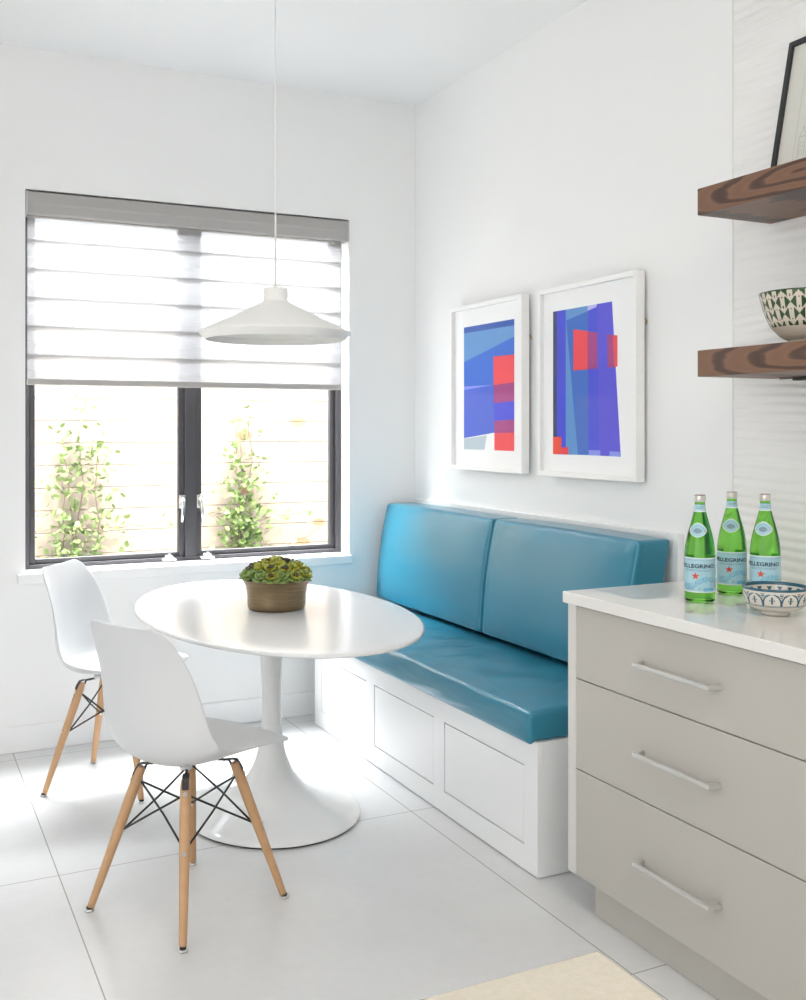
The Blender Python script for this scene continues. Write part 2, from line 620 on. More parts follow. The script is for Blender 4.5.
# ------------------------------------------------------------------ outside
bm = B(); box(bm, -12, 14, -14, YB + WT, -.35, -.13); box(bm, -12, 14, YB + WT, 16, -.35, -.10)
struct('ground', bm, M['ground'])
FEY = 6.7
bm = B()
z = -.09
while z < 2.0:
    box(bm, -5, 8, FEY, FEY + .025, z, z + .136, .003, seg=1)
    z += .1385
box(bm, -5, 8, FEY + .027, FEY + .045, -.1, 1.98)
for x in (-4.5, -2.1, .3, 2.7, 5.1, 7.5):
    box(bm, x - .045, x + .045, FEY + .046, FEY + .136, -.1, 2.05)
fo = obj('wooden_fence', bm, M['fence'])
tag(fo, 'pale horizontal board wooden fence outside the window', 'fence')


def vine(px, zs_dense, label, seed, tend):
    rnd = random.Random(seed)
    root = thing('climbing_vine', label, 'vine', (px, FEY - .05, -.10), 0, 'climbing vines on the fence')
    bm = B()
    leaves = B()

    def leaf(p, s):
        d = Vector((rnd.uniform(-1, 1), rnd.uniform(-1, -.1), rnd.uniform(-.6, .8))).normalized()
        t = d.cross(Vector((rnd.uniform(-1, 1), rnd.uniform(-1, 1), rnd.uniform(-1, 1)))).normalized()
        nrm = d.cross(t)
        P = [p, p + d * s * .35 + t * s * .36 + nrm * s * .05, p + d * s * .75 + t * s * .26 + nrm * s * .03, p + d * s, p + d * s * .75 - t * s * .26 + nrm * s * .03, p + d * s * .35 - t * s * .36 + nrm * s * .05]
        c1 = leaves.verts.new(p + d * s * .5 - nrm * s * .04)
        vs = [leaves.verts.new(q) for q in P]
        for i in range(6):
            leaves.faces.new((vs[i], vs[(i + 1) % 6], c1))
    for k in range(4):
        pts = []
        x = rnd.uniform(-.03, .03)
        top = 1.66 if k == 0 else rnd.uniform(1.1, 1.55)
        n = 26
        for i in range(n):
            zz = top * i / (n - 1)
            x += rnd.uniform(-.016, .016)
            pts.append((x, rnd.uniform(0, .02), zz))
        tube(bm, pts, [.007 * (1 - .7 * i / n) for i in range(n)], 5)
        for i in range(1, n):
            zz = pts[i][2]
            dens = zs_dense(zz)
            for q in range(int(dens * 6.5 + rnd.random())):
                sp = .035 + .085 * min(dens, 1.3)
                leaf(Vector(pts[i]) + Vector((rnd.gauss(0, sp * .62), -rnd.uniform(0, .05), rnd.uniform(-.04, .04))), rnd.uniform(.030, .062))
    for (z0, x1, dz, dn) in tend:
        pts = []
        n = 16
        for i in range(n):
            pts.append((x1 * i / (n - 1), .01, z0 + dz * i / (n - 1) + rnd.uniform(-.012, .012)))
        tube(bm, pts, .0032, 5)
        for i in range(2, n):
            for q in range(int(dn + rnd.random())):
                leaf(Vector(pts[i]) + Vector((rnd.uniform(-.02, .02), -rnd.uniform(0, .03), rnd.uniform(-.03, .03))), rnd.uniform(.028, .052))
    obj('stem', bm, M['vine_stem'], root)
    fl = obj('foliage', leaves, M['leaf'], root, recalc=False)
    fl['kind'] = 'stuff'
    return root


vine(1.07, lambda z: .25 if z < .5 else (1.35 if z < .95 else (.75 if z < 1.18 else (1.05 if z < 1.42 else .35))), 'leafy vine climbing the fence behind the left window pane', 3,
     [(.86, .62, .03, .8), (.88, -.42, -.02, .7), (1.46, -.42, .06, .5), (.62, -.34, .05, .5), (1.30, .3, .2, .3)])
vine(2.10, lambda z: .25 if z < .5 else (1.8 if z < .98 else (.95 if z < 1.2 else (.6 if z < 1.42 else .3))), 'leafy vine climbing the fence behind the right window pane', 5,
     [(.86, .62, .07, .55), (.9, -.45, .04, .3), (.55, .6, .28, .2)])

# ------------------------------------------------------------------ banquette
XB, BY0, BY1, BZ = 1.781, 2.682, 4.554, .4205
bn = thing('banquette_bench', 'white built in banquette base with three inset panels under the teal cushions', 'bench', (XB, BY0, 0))
o0 = Vector((XB, BY0, 0))


def sub(name, fn, m, parent, origin, smooth=None):
    b_ = B(); fn(b_)
    bmesh.ops.translate(b_, verts=b_.verts, vec=-origin)
    return obj(name, b_, m, parent, smooth)


panels = [(2.758, 3.284), (3.365, 3.887), (3.967, 4.474)]
pz0, pz1 = .081, .332


def bench_body(b_):
    box(b_, XB + .020, XW - .001, BY0, BY1, .004, BZ)
    box(b_, XB, XB + .020, BY0, BY1, pz1, BZ, .0015, seg=1)
    box(b_, XB, XB + .020, BY0, BY1, .004, pz0, .0015, seg=1)
    ys = [BY0] + [v for p in panels for v in p] + [BY1]
    for i in range(0, len(ys), 2):
        box(b_, XB, XB + .020, ys[i], ys[i + 1], pz0 - .002, pz1 + .002)


sub('body', bench_body, M['white_paint'], bn, o0)
sub('gap_shade_backing', lambda b_: [box(b_, XB + .012, XB + .0198, a, b, pz0, pz1) for a, b in panels], M['shadow_gap'], bn, o0)  # dark sheets behind the panels, painting shade into their gaps
for a, b in panels:
    sub('panel', lambda b_: box(b_, XB + .0015, XB + .012, a + .004, b - .004, pz0 + .004, pz1 - .004, .001, seg=1), M['white_paint'], bn, o0)
sub('back_panel', lambda b_: box(b_, XW - .026, XW - .001, 2.722, 4.672, BZ, 1.032, .002), M['white_paint'], bn, o0)


def cushion(name, label, x0, x1, y0, y1, z0, z1, rad, fn, axis, group, cuts=40):
    """rounded, slightly puffed box; fn(p) bends it afterwards"""
    b_ = B()
    bmesh.ops.create_cube(b_, size=2)
    bmesh.ops.subdivide_edges(b_, edges=b_.edges[:], cuts=cuts, use_grid_fill=True)
    c = Vector(((x0 + x1) / 2, (y0 + y1) / 2, (z0 + z1) / 2))
    h = Vector(((x1 - x0) / 2, (y1 - y0) / 2, (z1 - z0) / 2))
    for v in b_.verts:
        u = v.co.copy()
        # more vertices near the edges
        u = Vector([math.sin(q * PI / 2) * .55 + q * .45 for q in u])
        p = Vector((u.x * h.x, u.y * h.y, u.z * h.z))
        q = Vector([max(-h[i] + rad, min(h[i] - rad, p[i])) for i in range(3)])
        d = p - q
        if d.length > 1e-7:
            p = q + d.normalized() * rad
        v.co = fn(p + c, Vector((p.x / h.x, p.y / h.y, p.z / h.z)))
    for f in b_.faces:
        f.smooth = True
    o = obj(name, b_, M['leather'])
    tag(o, label, 'cushion', group)
    return o


SX0, SX1, SY0, SY1, SZ0, SZ1 = 1.756, 2.345, 2.688, 4.60, .4215, .510


def seat_fn(p, u):
    edge = (1 - u.y ** 4)
    p = p.copy()
    if u.z > 0:
        crown = .026 * max(0, 1 - u.x ** 2) ** .75 * (.55 + .45 * max(0, 1 - u.y ** 6))
        wr_ = math.exp(-((u.x + .55) / .32) ** 2) * math.sin(p.y * 26 + 5 * u.x + 1.5 * math.sin(p.y * 7)) * .0032 * max(0, edge)
        puck = math.exp(-((u.x + .15) / .45) ** 2) * edge * (.5 + .5 * math.sin(p.y * 5.2 + 1.0))
        puck *= .0026 * math.sin(p.y * 88 + 6 * u.x * math.sin(p.y * 4) + 3 * noise.noise(Vector((p.x * 9, p.y * 9, 2))))
        p.z += crown + (wr_ + puck + .004 * noise.noise(Vector((p.x * 7, p.y * 7, 8))) * edge) * u.z
    bulge = .012 * (1 - u.z ** 2) * edge
    if u.x < -.8:
        p.x -= bulge + .004 * math.sin(p.y * 19 + 2 * u.z) * (1 - u.z ** 2)
        p.z += .004 * noise.noise(Vector((p.y * 5, p.z * 8, 1))) * (u.z > -.8)
    if p.x < 1.7785 and u.z < 0:
        p.z -= .010 * min(1, (1.7785 - p.x) / .012)
    if u.y < -.9:
        p.y -= .006 * (1 - u.z ** 2) * (1 - u.x ** 2)
    return p


seat = cushion('seat_cushion', 'long teal leather seat cushion lying on the white banquette', SX0, SX1, SY0, SY1, SZ0, SZ1, .016, seat_fn, 2, 'banquette cushions', 110)
bm = B()
ps = []
n = 60
for i in range(n):
    y = SY0 + .014 + (SY1 - SY0 - .028) * i / (n - 1)
    ps.append((SX0 + .004, y, SZ1 - .004 + .004 * noise.noise(Vector((y * 5, SZ1 * 8, 1)))))
ps = [(SX1 - .05, SY0 + .004, SZ1 - .004), (SX0 + .05, SY0 + .004, SZ1 - .004), (SX0 + .018, SY0 + .006, SZ1 - .004)] + ps
tube(bm, ps, .0030, 6)
obj('piping', bm, M['piping'], seat)


def back_cushion(label, y0, y1, sd):
    z0, z1, x0, x1 = .552, 1.014, 2.2, 2.336

    def shear(p):
        t = (p.z - z0) / (z1 - z0)
        p.x += -.045 + .062 * t - .012 * math.sin(PI * max(0, min(1, t)))
        return p

    def fn(p, u):
        p = p.copy()
        if u.x < 0:
            pf = (1 - u.y ** 4) * (1 - u.z ** 4)
            p.x -= .022 * pf + .002 * noise.noise(Vector((p.y * 5 + sd, p.z * 5, 0))) * pf
            e = math.exp(-((abs(u.y) - .9) / .09) ** 2) + math.exp(-((abs(u.z) - .9) / .1) ** 2)
            p.x += .0022 * e * noise.noise(Vector((p.y * 22 + sd, p.z * 22, 4)))
        if u.z > .9:
            p.z += .004 * (1 - u.y ** 2) - .005 * (u.x < 0) * 0
        return shear(p)
    o = cushion('back_cushion', label, x0, x1, y0, y1, z0, z1, .013, fn, 0, 'banquette cushions')
    b_ = B()
    i_ = .006
    cor = [(y0 + i_, z0 + i_), (y1 - i_, z0 + i_), (y1 - i_, z1 - i_), (y0 + i_, z1 - i_)]
    pts = []
    r = .016
    cs = [(cor[0][0] + r, cor[0][1] + r, PI), (cor[1][0] - r, cor[1][1] + r, 1.5 * PI), (cor[2][0] - r, cor[2][1] - r, 0), (cor[3][0] + r, cor[3][1] - r, .5 * PI)]
    for k, (cy, cz, a0) in enumerate(cs):
        for j in range(5):
            a = a0 + (PI / 2) * j / 4
            pts.append(Vector((x0 + .003, cy + r * math.cos(a), cz + r * math.sin(a))))
        ny, nz, na = cs[(k + 1) % 4]
        p0 = pts[-1]
        p1 = Vector((x0 + .003, ny + r * math.cos(na), nz + r * math.sin(na)))
        for j in range(1, 12):
            pts.append(p0.lerp(p1, j / 12))
    tube(b_, [shear(p.copy()) for p in pts], .0034, 6, closed=True)
    obj('piping', b_, M['piping'], o)
    return o


back_cushion('teal leather back cushion nearest the window corner', 3.668, 4.680, 0)
back_cushion('teal leather back cushion nearest the drawer cabinet and bottles', 2.735, 3.654, 9)

# ------------------------------------------------------------------ drawer cabinet, countertop
XCF, CY1, CY0 = 1.766, 2.4985, .76
ct = bpy.data.objects.new('x', None)
bpy.data.objects.remove(ct)
cab = thing('drawer_cabinet', 'greige drawer base cabinet under the white quartz counter', 'cabinet', (XCF, CY1, 0))
oc = Vector((XCF, CY1, 0))


def cab_body(b_):
    box(b_, XCF + .021, XW - .001, CY0, CY1 - .0345, .102, .880)


sub('body', cab_body, M['shadow_gap'], cab, oc)  # carcass coloured near-black to paint shade between the drawers
sub('end_panel', lambda b_: box(b_, XCF + .002, XW - .001, CY1 - .034, CY1 + .006, .102, .881, .0015, seg=1), M['greige_light'], cab, oc)
sub('toe_kick', lambda b_: box(b_, 1.7995, XW - .001, CY0, 2.4154, .001, .1015), M['greige'], cab, oc)
zs = [(.104, .4085), (.4115, .6675), (.6705, .8765)]
hz = [.252, .538, .772]
for a, b in ((1.600, 2.4625), (.762, 1.597)):
    for (z0, z1), hz_ in zip(zs[::-1], hz[::-1]):
        d = sub('drawer', lambda b_: box(b_, XCF, XCF + .020, a + .0015, b - .0015, z0, z1, .0012, seg=1), M['greige'], cab, oc)
        cy = (a + b) / 2 - .006

        def handle(b_):
            L = .142
            x1 = XCF - .0005
            xo = XCF - .036
            box(b_, xo, xo + .011, cy - L, cy + L, hz_ - .0055, hz_ + .0055, .0024)
            for s in (-1, 1):
                ye = cy + s * L
                y_in = ye - s * .014
                vs = []
                for zz in (hz_ - .0055, hz_ + .0055):
                    vs.append([b_.verts.new(q) for q in ((xo + .009, ye, zz), (xo + .009, y_in, zz), (x1, y_in + s * .006, zz), (x1, ye + s * .006, zz))])
                lo, hi = vs
                b_.faces.new(lo[::-1]); b_.faces.new(hi)
                for q in range(4):
                    b_.faces.new((lo[q], lo[(q + 1) % 4], hi[(q + 1) % 4], hi[q]))
        h = sub('handle', handle, M['steel'], d, oc)
        h['label'] = 'brushed steel bar handle'
bm = B(); box(bm, 1.7458, XW - .010, .74, 2.5005, .8825, .915, .003)
cto = obj('quartz_countertop', bm, M['quartz'])
tag(cto, 'white speckled quartz countertop on the greige drawer cabinet', 'countertop')

# ------------------------------------------------------------------ island corner in the foreground
isl = thing('kitchen_island', 'cream quartz topped island, its corner at the bottom edge of the view', 'island', (-.4, 0, 0))
oi = Vector((-.4, 0, 0))
sub('worktop', lambda b_: box(b_, -1.55, .575, -.45, .767, .880, .915, .003), M['quartz_cream'], isl, oi)
sub('base', lambda b_: (box(b_, -1.40, .40, -.38, .60, .10, .879, .002), box(b_, -1.36, .36, -.34, .54, .001, .10)), M['greige'], isl, oi)

# ------------------------------------------------------------------ shelves
XS, YS = 2.0996, 2.331
for z0, z1, lab in ((2.0043, 2.0811, 'upper thick dark stained wood floating shelf carrying the black frame'), (1.5361, 1.6122, 'lower thick dark stained wood floating shelf carrying the green bowl')):
    b_ = B(); box(b_, XS, XW - .009, .9, YS, z0, z1, .0015, seg=1)
    off = Vector((XS, 2.02 if z0 < 2 else 2.16, (z0 + z1) / 2))
    bmesh.ops.translate(b_, verts=b_.verts, vec=-off)
    o = obj('floating_shelf', b_, M['walnut'])
    o.location = off
    tag(o, lab, 'shelf', 'floating wood shelves')
lb = thing('light_bar', 'slim dark bar fixed under the lower wooden shelf by the wall', 'light bar', (2.36, 2.2, 1.5355))
ol = Vector((2.36, 2.2, 1.5355))
sub('mounting_rail', lambda b_: box(b_, 2.364, 2.370, 1.6, 2.275, 1.5315, 1.5358), pm('rail_dark', (0.14, 0.135, 0.13), .5, srgb=False), lb, ol)
sub('housing', lambda b_: box(b_, 2.352, 2.384, 1.5, 2.215, 1.5255, 1.5357, .002), M['black_metal'], lb, ol)

# leaning picture on the upper shelf
PT = math.atan2(2.3845 - 2.296, 2.525 - 2.083)
pc = thing('leaning_picture', 'black framed faint building drawing leaning on the upper shelf', 'picture', (2.292, 2.253, 2.0822))
pc.rotation_euler = (0, PT, 0)
ph, pw = .452, .36
bm = B()
fb = .016
box(bm, 0, .018, -fb, 0, 0, ph, .001, seg=1)
box(bm, 0, .018, -pw, -pw + fb, 0, ph, .001, seg=1)
box(bm, 0, .018, -pw + fb, -fb, 0, fb, .001, seg=1)
box(bm, 0, .018, -pw + fb, -fb, ph - fb, ph, .001, seg=1)
obj('frame', bm, M['frame_black'], pc)
bm = B()
box(bm, .009, .014, -pw + fb, -fb, fb, ph - fb, mi=0)


def stroke(y0, z0, y1, z1, wd=.0007):
    d = Vector((0, y1 - y0, z1 - z0)).normalized()
    n_ = Vector((0, -d.z, d.y)) * wd
    a_, b2 = Vector((.0086, y0, z0)), Vector((.0086, y1, z1))
    f = bm.faces.new([bm.verts.new(q) for q in (a_ - n_, b2 - n_, b2 + n_, a_ + n_)])
    f.material_index = 1


stroke(-.074, .05, -.074, .40, .0005); stroke(-.074, .05, -.29, .05, .0005)
for k in range(6):
    y = -.088 - k * .032
    zt = .14 + .045 * k if k < 4 else .30 - .03 * (k - 4)
    for (a, b, c, d) in ((y, .075, y, zt), (y - .024, .075, y - .024, zt), (y, zt, y - .012, zt + .03), (y - .012, zt + .03, y - .024, zt), (y + .003, zt, y - .027, zt)):
        stroke(a, b, c, d)
    q = .085
    while q < zt - .02:
        for (a, b, c, d) in ((y - .006, q, y - .006, q + .014), (y - .017, q, y - .017, q + .014), (y - .006, q + .014, y - .017, q + .014), (y - .006, q, y - .017, q)):
            stroke(a, b, c, d, .0005)
        q += .024
obj('drawing', bm, [M['paper'], M['pencil']], pc, recalc=False)
bm = B(); box(bm, .0045, .0065, -pw + fb + .0003, -fb - .0003, fb + .0003, ph - fb - .0003); obj('glass', bm, M['art_glass'], pc)


# ------------------------------------------------------------------ bowls
def pattern_bowl(root, prof_out, prof_in, seg, fn, mats, foot):
    """prof_out: list (r, z) from foot to rim; faces coloured by fn(u, v, inside)"""
    b_ = B()
    pr = prof_out + prof_in
    rings = [[b_.verts.new((r * math.cos(2 * PI * i / seg), r * math.sin(2 * PI * i / seg), z)) for i in range(seg)] for r, z in pr]
    nO = len(prof_out)
    for k in range(len(pr) - 1):
        ins = k >= nO - 1
        for i in range(seg):
            j = (i + 1) % seg
            f = b_.faces.new((rings[k][i], rings[k][j], rings[k + 1][j], rings[k + 1][i]))
            f.smooth = True
            f.material_index = fn((i + .5) / seg, (pr[k][1] + pr[k + 1][1]) / 2, ins)
    b_.faces.new(rings[-1])
    o = obj('bowl_body', b_, mats, root, recalc=True)
    b_ = B()
    lathe(b_, foot, 48)
    obj('foot_ring', b_, mats[0], root)
    return o


def resample(pts, n):
    out = []
    L = [0]
    for a, b in zip(pts[:-1], pts[1:]):
        L.append(L[-1] + math.hypot(b[0] - a[0], b[1] - a[1]))
    for i in range(n):
        s = L[-1] * i / (n - 1)
        k = max(j for j in range(len(L) - 1) if L[j] <= s + 1e-12)
        t = (s - L[k]) / (L[k + 1] - L[k])
        t = min(1, max(0, t))
        out.append((pts[k][0] + t * (pts[k + 1][0] - pts[k][0]), pts[k][1] + t * (pts[k + 1][1] - pts[k][1])))
    return out


def catmull(pts, n):
    out = []
    P_ = [pts[0]] + pts + [pts[-1]]
    m = len(pts) - 1
    for i in range(n):
        s = m * i / (n - 1)
        k = min(int(s), m - 1)
        t = s - k
        a, b, c, d = P_[k], P_[k + 1], P_[k + 2], P_[k + 3]
        out.append(tuple(.5 * (2 * b[q] + (c[q] - a[q]) * t + (2 * a[q] - 5 * b[q] + 4 * c[q] - d[q]) * t * t + (-a[q] + 3 * b[q] - 3 * c[q] + d[q]) * t ** 3) for q in range(len(b))))
    return out


gb = thing('serving_bowl', 'green and cream patterned ceramic bowl on the lower shelf', 'bowl', (2.25, 2.062, 1.613), 0, 'patterned ceramic bowls')
po = resample(catmull([(.052, .014), (.074, .026), (.098, .053), (.113, .085), (.1245, .124), (.129, .144)], 40), 46)
pi_ = resample(catmull([(.125, .144), (.118, .118), (.102, .068), (.07, .032), (.02, .020)], 20), 16)


def green_fn(u, z, ins):
    if ins:
        return 1 if z > .134 else 0
    if z > .1405:
        return 1
    if z < .048:
        return 0
    rows, cols = 3, 17
    t = (z - .048) / (.1405 - .048) * rows
    r = int(t)
    b_ = 2 * (t - r) - 1
    kk = round(t)
    y = abs(t - kk)
    a = u * cols + (.5 if kk % 2 else 0)
    a = 2 * (a - math.floor(a)) - 1
    if kk == 0 and t > 0.45:
        return 0
    if abs(a) < .70 and y < .78 * abs(a) + .02:
        return 1
    return 1 if abs(a) > .93 and y > .36 else 0


pattern_bowl(gb, po, pi_, 528, green_fn, [M['cream_glaze'], M['green_glaze']], [(.0, .0), (.050, .0), (.052, .004), (.050, .013), (.049, .014), (0, .014)])

tb = thing('serving_bowl', 'teal and white arch patterned footed bowl beside the bottles on the counter', 'bowl', (2.014, 1.951, .9155), .1, 'patterned ceramic bowls')
po = resample(catmull([(.035, .010), (.056, .015), (.0715, .026), (.0785, .043), (.0803, .060), (.0805, .072)], 40), 60)
pi_ = resample(catmull([(.0765, .072), (.075, .060), (.070, .040), (.05, .022), (.015, .016)], 20), 24)


def teal_fn(u, z, ins):
    n_ = 11
    a = u * n_
    a = 2 * (a - math.floor(a)) - 1
    if ins:
        if z > .064:
            return 1
        a2 = (u * 18) % 1
        if .046 < z < .060:
            return 1 if abs(a2 - .5) < .28 * (z - .046) / .014 else 0
        return 0
    if z > .066:
        return 1
    if .0615 < z < .0635:
        return 2
    if .0268 < z < .0282 or .0300 < z < .0308:
        return 1
    if .0308 <= z <= .0615:
        t = (z - .0308) / (.0600 - .0308)
        # pointed arch
        lim = math.sqrt(max(0, 1 - min(1, t) ** 2.6)) * .97 if t <= 1 else 0
        if t <= 1 and abs(abs(a) - lim) < (.10 if t < .8 else .17):
            return 1
        if abs(a) < lim - .12:
            if abs(a) < .055 and .12 < t < .78:
                return 1
            if abs(t - .46) < .06 and (abs(a) < .30):
                return 1 if abs(a) > .20 or abs(a) < .12 else 0
            if abs(t - .30) < .05 and abs(a) < .14:
                return 1
            if abs(t - .64) < .05 and abs(a) < .12:
                return 1
        if abs(a) > lim + .12 and t > .62:
            return 1 if (abs(abs(a) - 1) < .5 and (int(t * 14) % 2 == 0) and abs(abs(a) - 1) < .5 * (t - .55)) else 0
    return 0


pattern_bowl(tb, po, pi_, 660, teal_fn, [M['grey_glaze'], M['teal_glaze'], M['grey_glaze']], [(0, 0), (.034, 0), (.036, .003), (.035, .011), (.034, .012), (0, .012)])

# ------------------------------------------------------------------ bottles
BP = catmull([(.0385, .004), (.0405, .010), (.0408, .060), (.0408, .118), (.0400, .140), (.0372, .165), (.0322, .190), (.0262, .213), (.0203, .235), (.0158, .253), (.0140, .266), (.0135, .279)], 80)
BSC = .978


def r_at(z):
    for a, b in zip(BP[:-1], BP[1:]):
        if a[1] <= z <= b[1] and b[1] > a[1]:
            return a[0] + (b[0] - a[0]) * (z - a[1]) / (b[1] - a[1])
    return BP[-1][0]


def on(th, z, off):
    r = r_at(z) + off
    return Vector((r * math.sin(th), -r * math.cos(th), z))


def wrap_patch(b_, th0, th1, z0, z1, off, nt_=24, nz=8, mi=0):
    g = [[b_.verts.new(on(th0 + (th1 - th0) * i / nt_, z0 + (z1 - z0) * j / nz, off)) for i in range(nt_ + 1)] for j in range(nz + 1)]
    for j in range(nz):
        for i in range(nt_):
            f = b_.faces.new((g[j][i], g[j][i + 1], g[j + 1][i + 1], g[j + 1][i]))
            f.smooth = True
            f.material_index = mi


def wrap_shape(b_, pts, th_c, z_c, off, mi=0):
    """filled star-convex outline given in metres around (th_c, z_c)"""
    r0 = r_at(z_c)
    c = b_.verts.new(on(th_c, z_c, off))
    n1 = 3
    rows = []
    for k in range(1, n1 + 1):
        rows.append([b_.verts.new(on(th_c + x * k / n1 / r0, z_c + y * k / n1, off)) for x, y in pts])
    n_ = len(pts)
    for i in range(n_):
        j = (i + 1) % n_
        f = b_.faces.new((c, rows[0][i], rows[0][j])); f.material_index = mi; f.smooth = True
        for k in range(n1 - 1):
            f = b_.faces.new((rows[k][i], rows[k + 1][i], rows[k + 1][j], rows[k][j])); f.material_index = mi; f.smooth = True


def text_mesh(txt, bold=0.0):
    cu = bpy.data.curves.new('lettering', 'FONT')
    cu.body = txt
    cu.size = 1
    cu.resolution_u = 2
    cu.offset = bold
    o = bpy.data.objects.new('lettering', cu)
    COL.objects.link(o)
    dg = bpy.context.evaluated_depsgraph_get()
    me = bpy.data.meshes.new_from_object(o.evaluated_get(dg))
    b_ = B()
    b_.from_mesh(me)
    bpy.data.objects.remove(o)
    bpy.data.meshes.remove(me)
    return b_


def wrap_text(txt, th_c, arc, z0, h, off, slope=None, bold=.02):
    b_ = text_mesh(txt, bold)
    xs = [v.co.x for v in b_.verts]
    ys = [v.co.y for v in b_.verts]
    x0, x1, y0, y1 = min(xs), max(xs), 0, max(ys)
    for v in b_.verts:
        t = (v.co.x - x0) / (x1 - x0)
        th = th_c + (t - .5) * arc
        zz = z0 + (v.co.y - y0) / (y1 - y0) * h + (slope(t) if slope else 0)
        v.co = on(th, zz, off)
    return b_


BL = ['leftmost green glass water bottle with blue label, nearest the counter end', 'middle green glass water bottle, set back between the other two', 'rightmost green glass water bottle, standing behind the teal bowl']
bt = thing('water_bottle', BL[0], 'bottle', (0, 0, 0), 0, 'green glass water bottles')
bm = B()
lathe(bm, [(0, .0030), (.020, .0026), (.032, .0012), (.0372, .0012)] + BP + [(.0148, .280), (.0148, .284), (.012, .286), (0, .286)], 64)
obj('glass_body', bm, M['bottle'], bt)
bm = B()
lathe(bm, [(.0150, .2775), (.0156, .279), (.0156, .2935), (.0148, .2955), (0.0147, .2956)], 40, mi=0)
lathe(bm, [(.0147, .2956), (.0140, .2965), (0, .2965)], 40, mi=1)
obj('cap', bm, [M['cap'], M['cap_top']], bt)
off = .0004
bm = B()
wrap_patch(bm, -PI * .93, PI * .93, .0325, .1230, off, 96, 6, 0)
wrap_patch(bm, -PI * .93, PI * .93, .0300, .0325, off, 96, 1, 1)
wrap_patch(bm, -PI * .93, PI * .93, .1230, .1255, off, 96, 1, 1)
fl = obj('front_label', bm, [M['label_blue'], M['label_white']], bt, recalc=False)
obj('lettering', wrap_text('S.PELLEGRINO', math.radians(-20), math.radians(158), .0975, .0105, off * 2.2, bold=.03), M['ink'], fl, recalc=False)
wv = wrap_text('S.PELLEGRINO', math.radians(-8), math.radians(128), .044, .0140, off * 2.0, slope=lambda t: .012 * t - .007 * math.sin(t * 2 * PI), bold=.03)
obj('lettering', wv, M['label_mid'], fl, recalc=False)
bm = B()
star = []
for k in range(10):
    r = .0115 if k % 2 == 0 else .0046
    a = PI / 2 + k * PI / 5
    star.append((r * math.cos(a), r * math.sin(a)))
wrap_shape(bm, star, math.radians(-16), .0750, off * 2.6)
obj('star', bm, M['star_red'], fl, recalc=False)['label'] = 'red star'
bm = B()
wrap_patch(bm, math.radians(13), math.radians(56), .0335, .0430, off * 2.2, 10, 1, 0)
obj('blue_badge', bm, M['label_mid'], fl, recalc=False)
bm = B()
wrap_patch(bm, math.radians(-85), math.radians(85), .1185, .1192, off * 2.2, 40, 1, 0)
obj('label_rule', bm, M['ink_grey'], fl, recalc=False)
rnd = random.Random(2)
for zz, t0, t1 in ((.0915, -62, 48), (.0885, -55, 40), (.0600, 40, 66), (.0395, -60, -18), (.0365, -60, -22), (.0395, -6, 6), (.0365, -6, 6), (.0430, -5, 5)):
    t = t0
    bm = B()
    while t < t1:
        wd = rnd.uniform(3, 8)
        wrap_patch(bm, math.radians(t), math.radians(min(t1, t + wd)), zz, zz + .0014, off * 2.2, 3, 1, 0)
        t += wd + 1.6
    obj('fine_print', bm, M['ink_grey'], fl, recalc=False)
bm = B()
wrap_patch(bm, -PI, PI, .2535, .2705, off, 64, 6, 0)
wrap_patch(bm, -PI, PI, .2500, .2535, off, 64, 2, 1)
wrap_patch(bm, math.radians(-40), math.radians(45), .2630, .2645, off * 2, 12, 1, 2)
wrap_patch(bm, math.radians(-40), math.radians(20), .2590, .2605, off * 2, 12, 1, 2)
obj('neck_label', bm, [M['label_blue'], M['label_white'], M['ink_grey']], bt, recalc=False)


def diamond(w_, h_, n_=40):
    out = []
    for k in range(n_):
        a = 2 * PI * k / n_
        ca, sa = math.cos(a), math.sin(a)
        e = 1.55
        r = (abs(ca) ** e + abs(sa) ** e) ** (-1 / e)
        out.append((r * ca * w_, r * sa * h_))
    return out


bm = B()
tc_ = math.radians(-11)
wrap_shape(bm, diamond(.0255, .0200), tc_, .201, off, 0)
wrap_shape(bm, diamond(.0232, .0178), tc_, .201, off * 2, 1)
wrap_shape(bm, [(x, y) for x, y in diamond(.0115, .0075)], tc_, .199, off * 3, 2)
for s in (-1, 1):
    wrap_shape(bm, diamond(.0017, .0017, 10), tc_ + s * .0185 / .0295, .198, off * 3, 3)
for k in range(11):
    a = PI * (.08 + .84 * k / 10)
    wrap_shape(bm, diamond(.0013, .0016, 8), tc_ + .0165 * math.cos(a) / .029, .1995 + .0125 * math.sin(a), off * 3, 4)
obj('shoulder_label', bm, [M['label_white'], M['label_blue'], M['ink_grey'], M['star_red'], M['label_mid']], bt, recalc=False)
for i, (x, y) in enumerate(((1.979, 2.187), (2.153, 2.2485), (2.168, 2.137))):
    o = bt if i == 0 else dup(bt)
    f = Vector((x, y)).normalized()
    o.location = (x, y, .9152)
    o.scale = (1, 1, BSC)
    o.rotation_euler = (0, 0, math.atan2(-f.x, f.y) + (0, .10, 0)[i])
    o['label'] = BL[i]

# ------------------------------------------------------------------ framed prints
C = {k: pm('print_' + k, v, .8) for k, v in dict(navy=(52, 72, 140), top=(58, 96, 178), sky=(98, 150, 208), blue=(55, 108, 208), low=(72, 100, 206), vio=(72, 80, 214),
     pale=(135, 150, 232), red=(238, 74, 84), plum=(165, 64, 132), grey=(178, 193, 202), dark=(60, 66, 110), violet=(88, 84, 216), lav=(188, 188, 238), mid=(62, 108, 196), orange=(240, 80, 62)).items()}


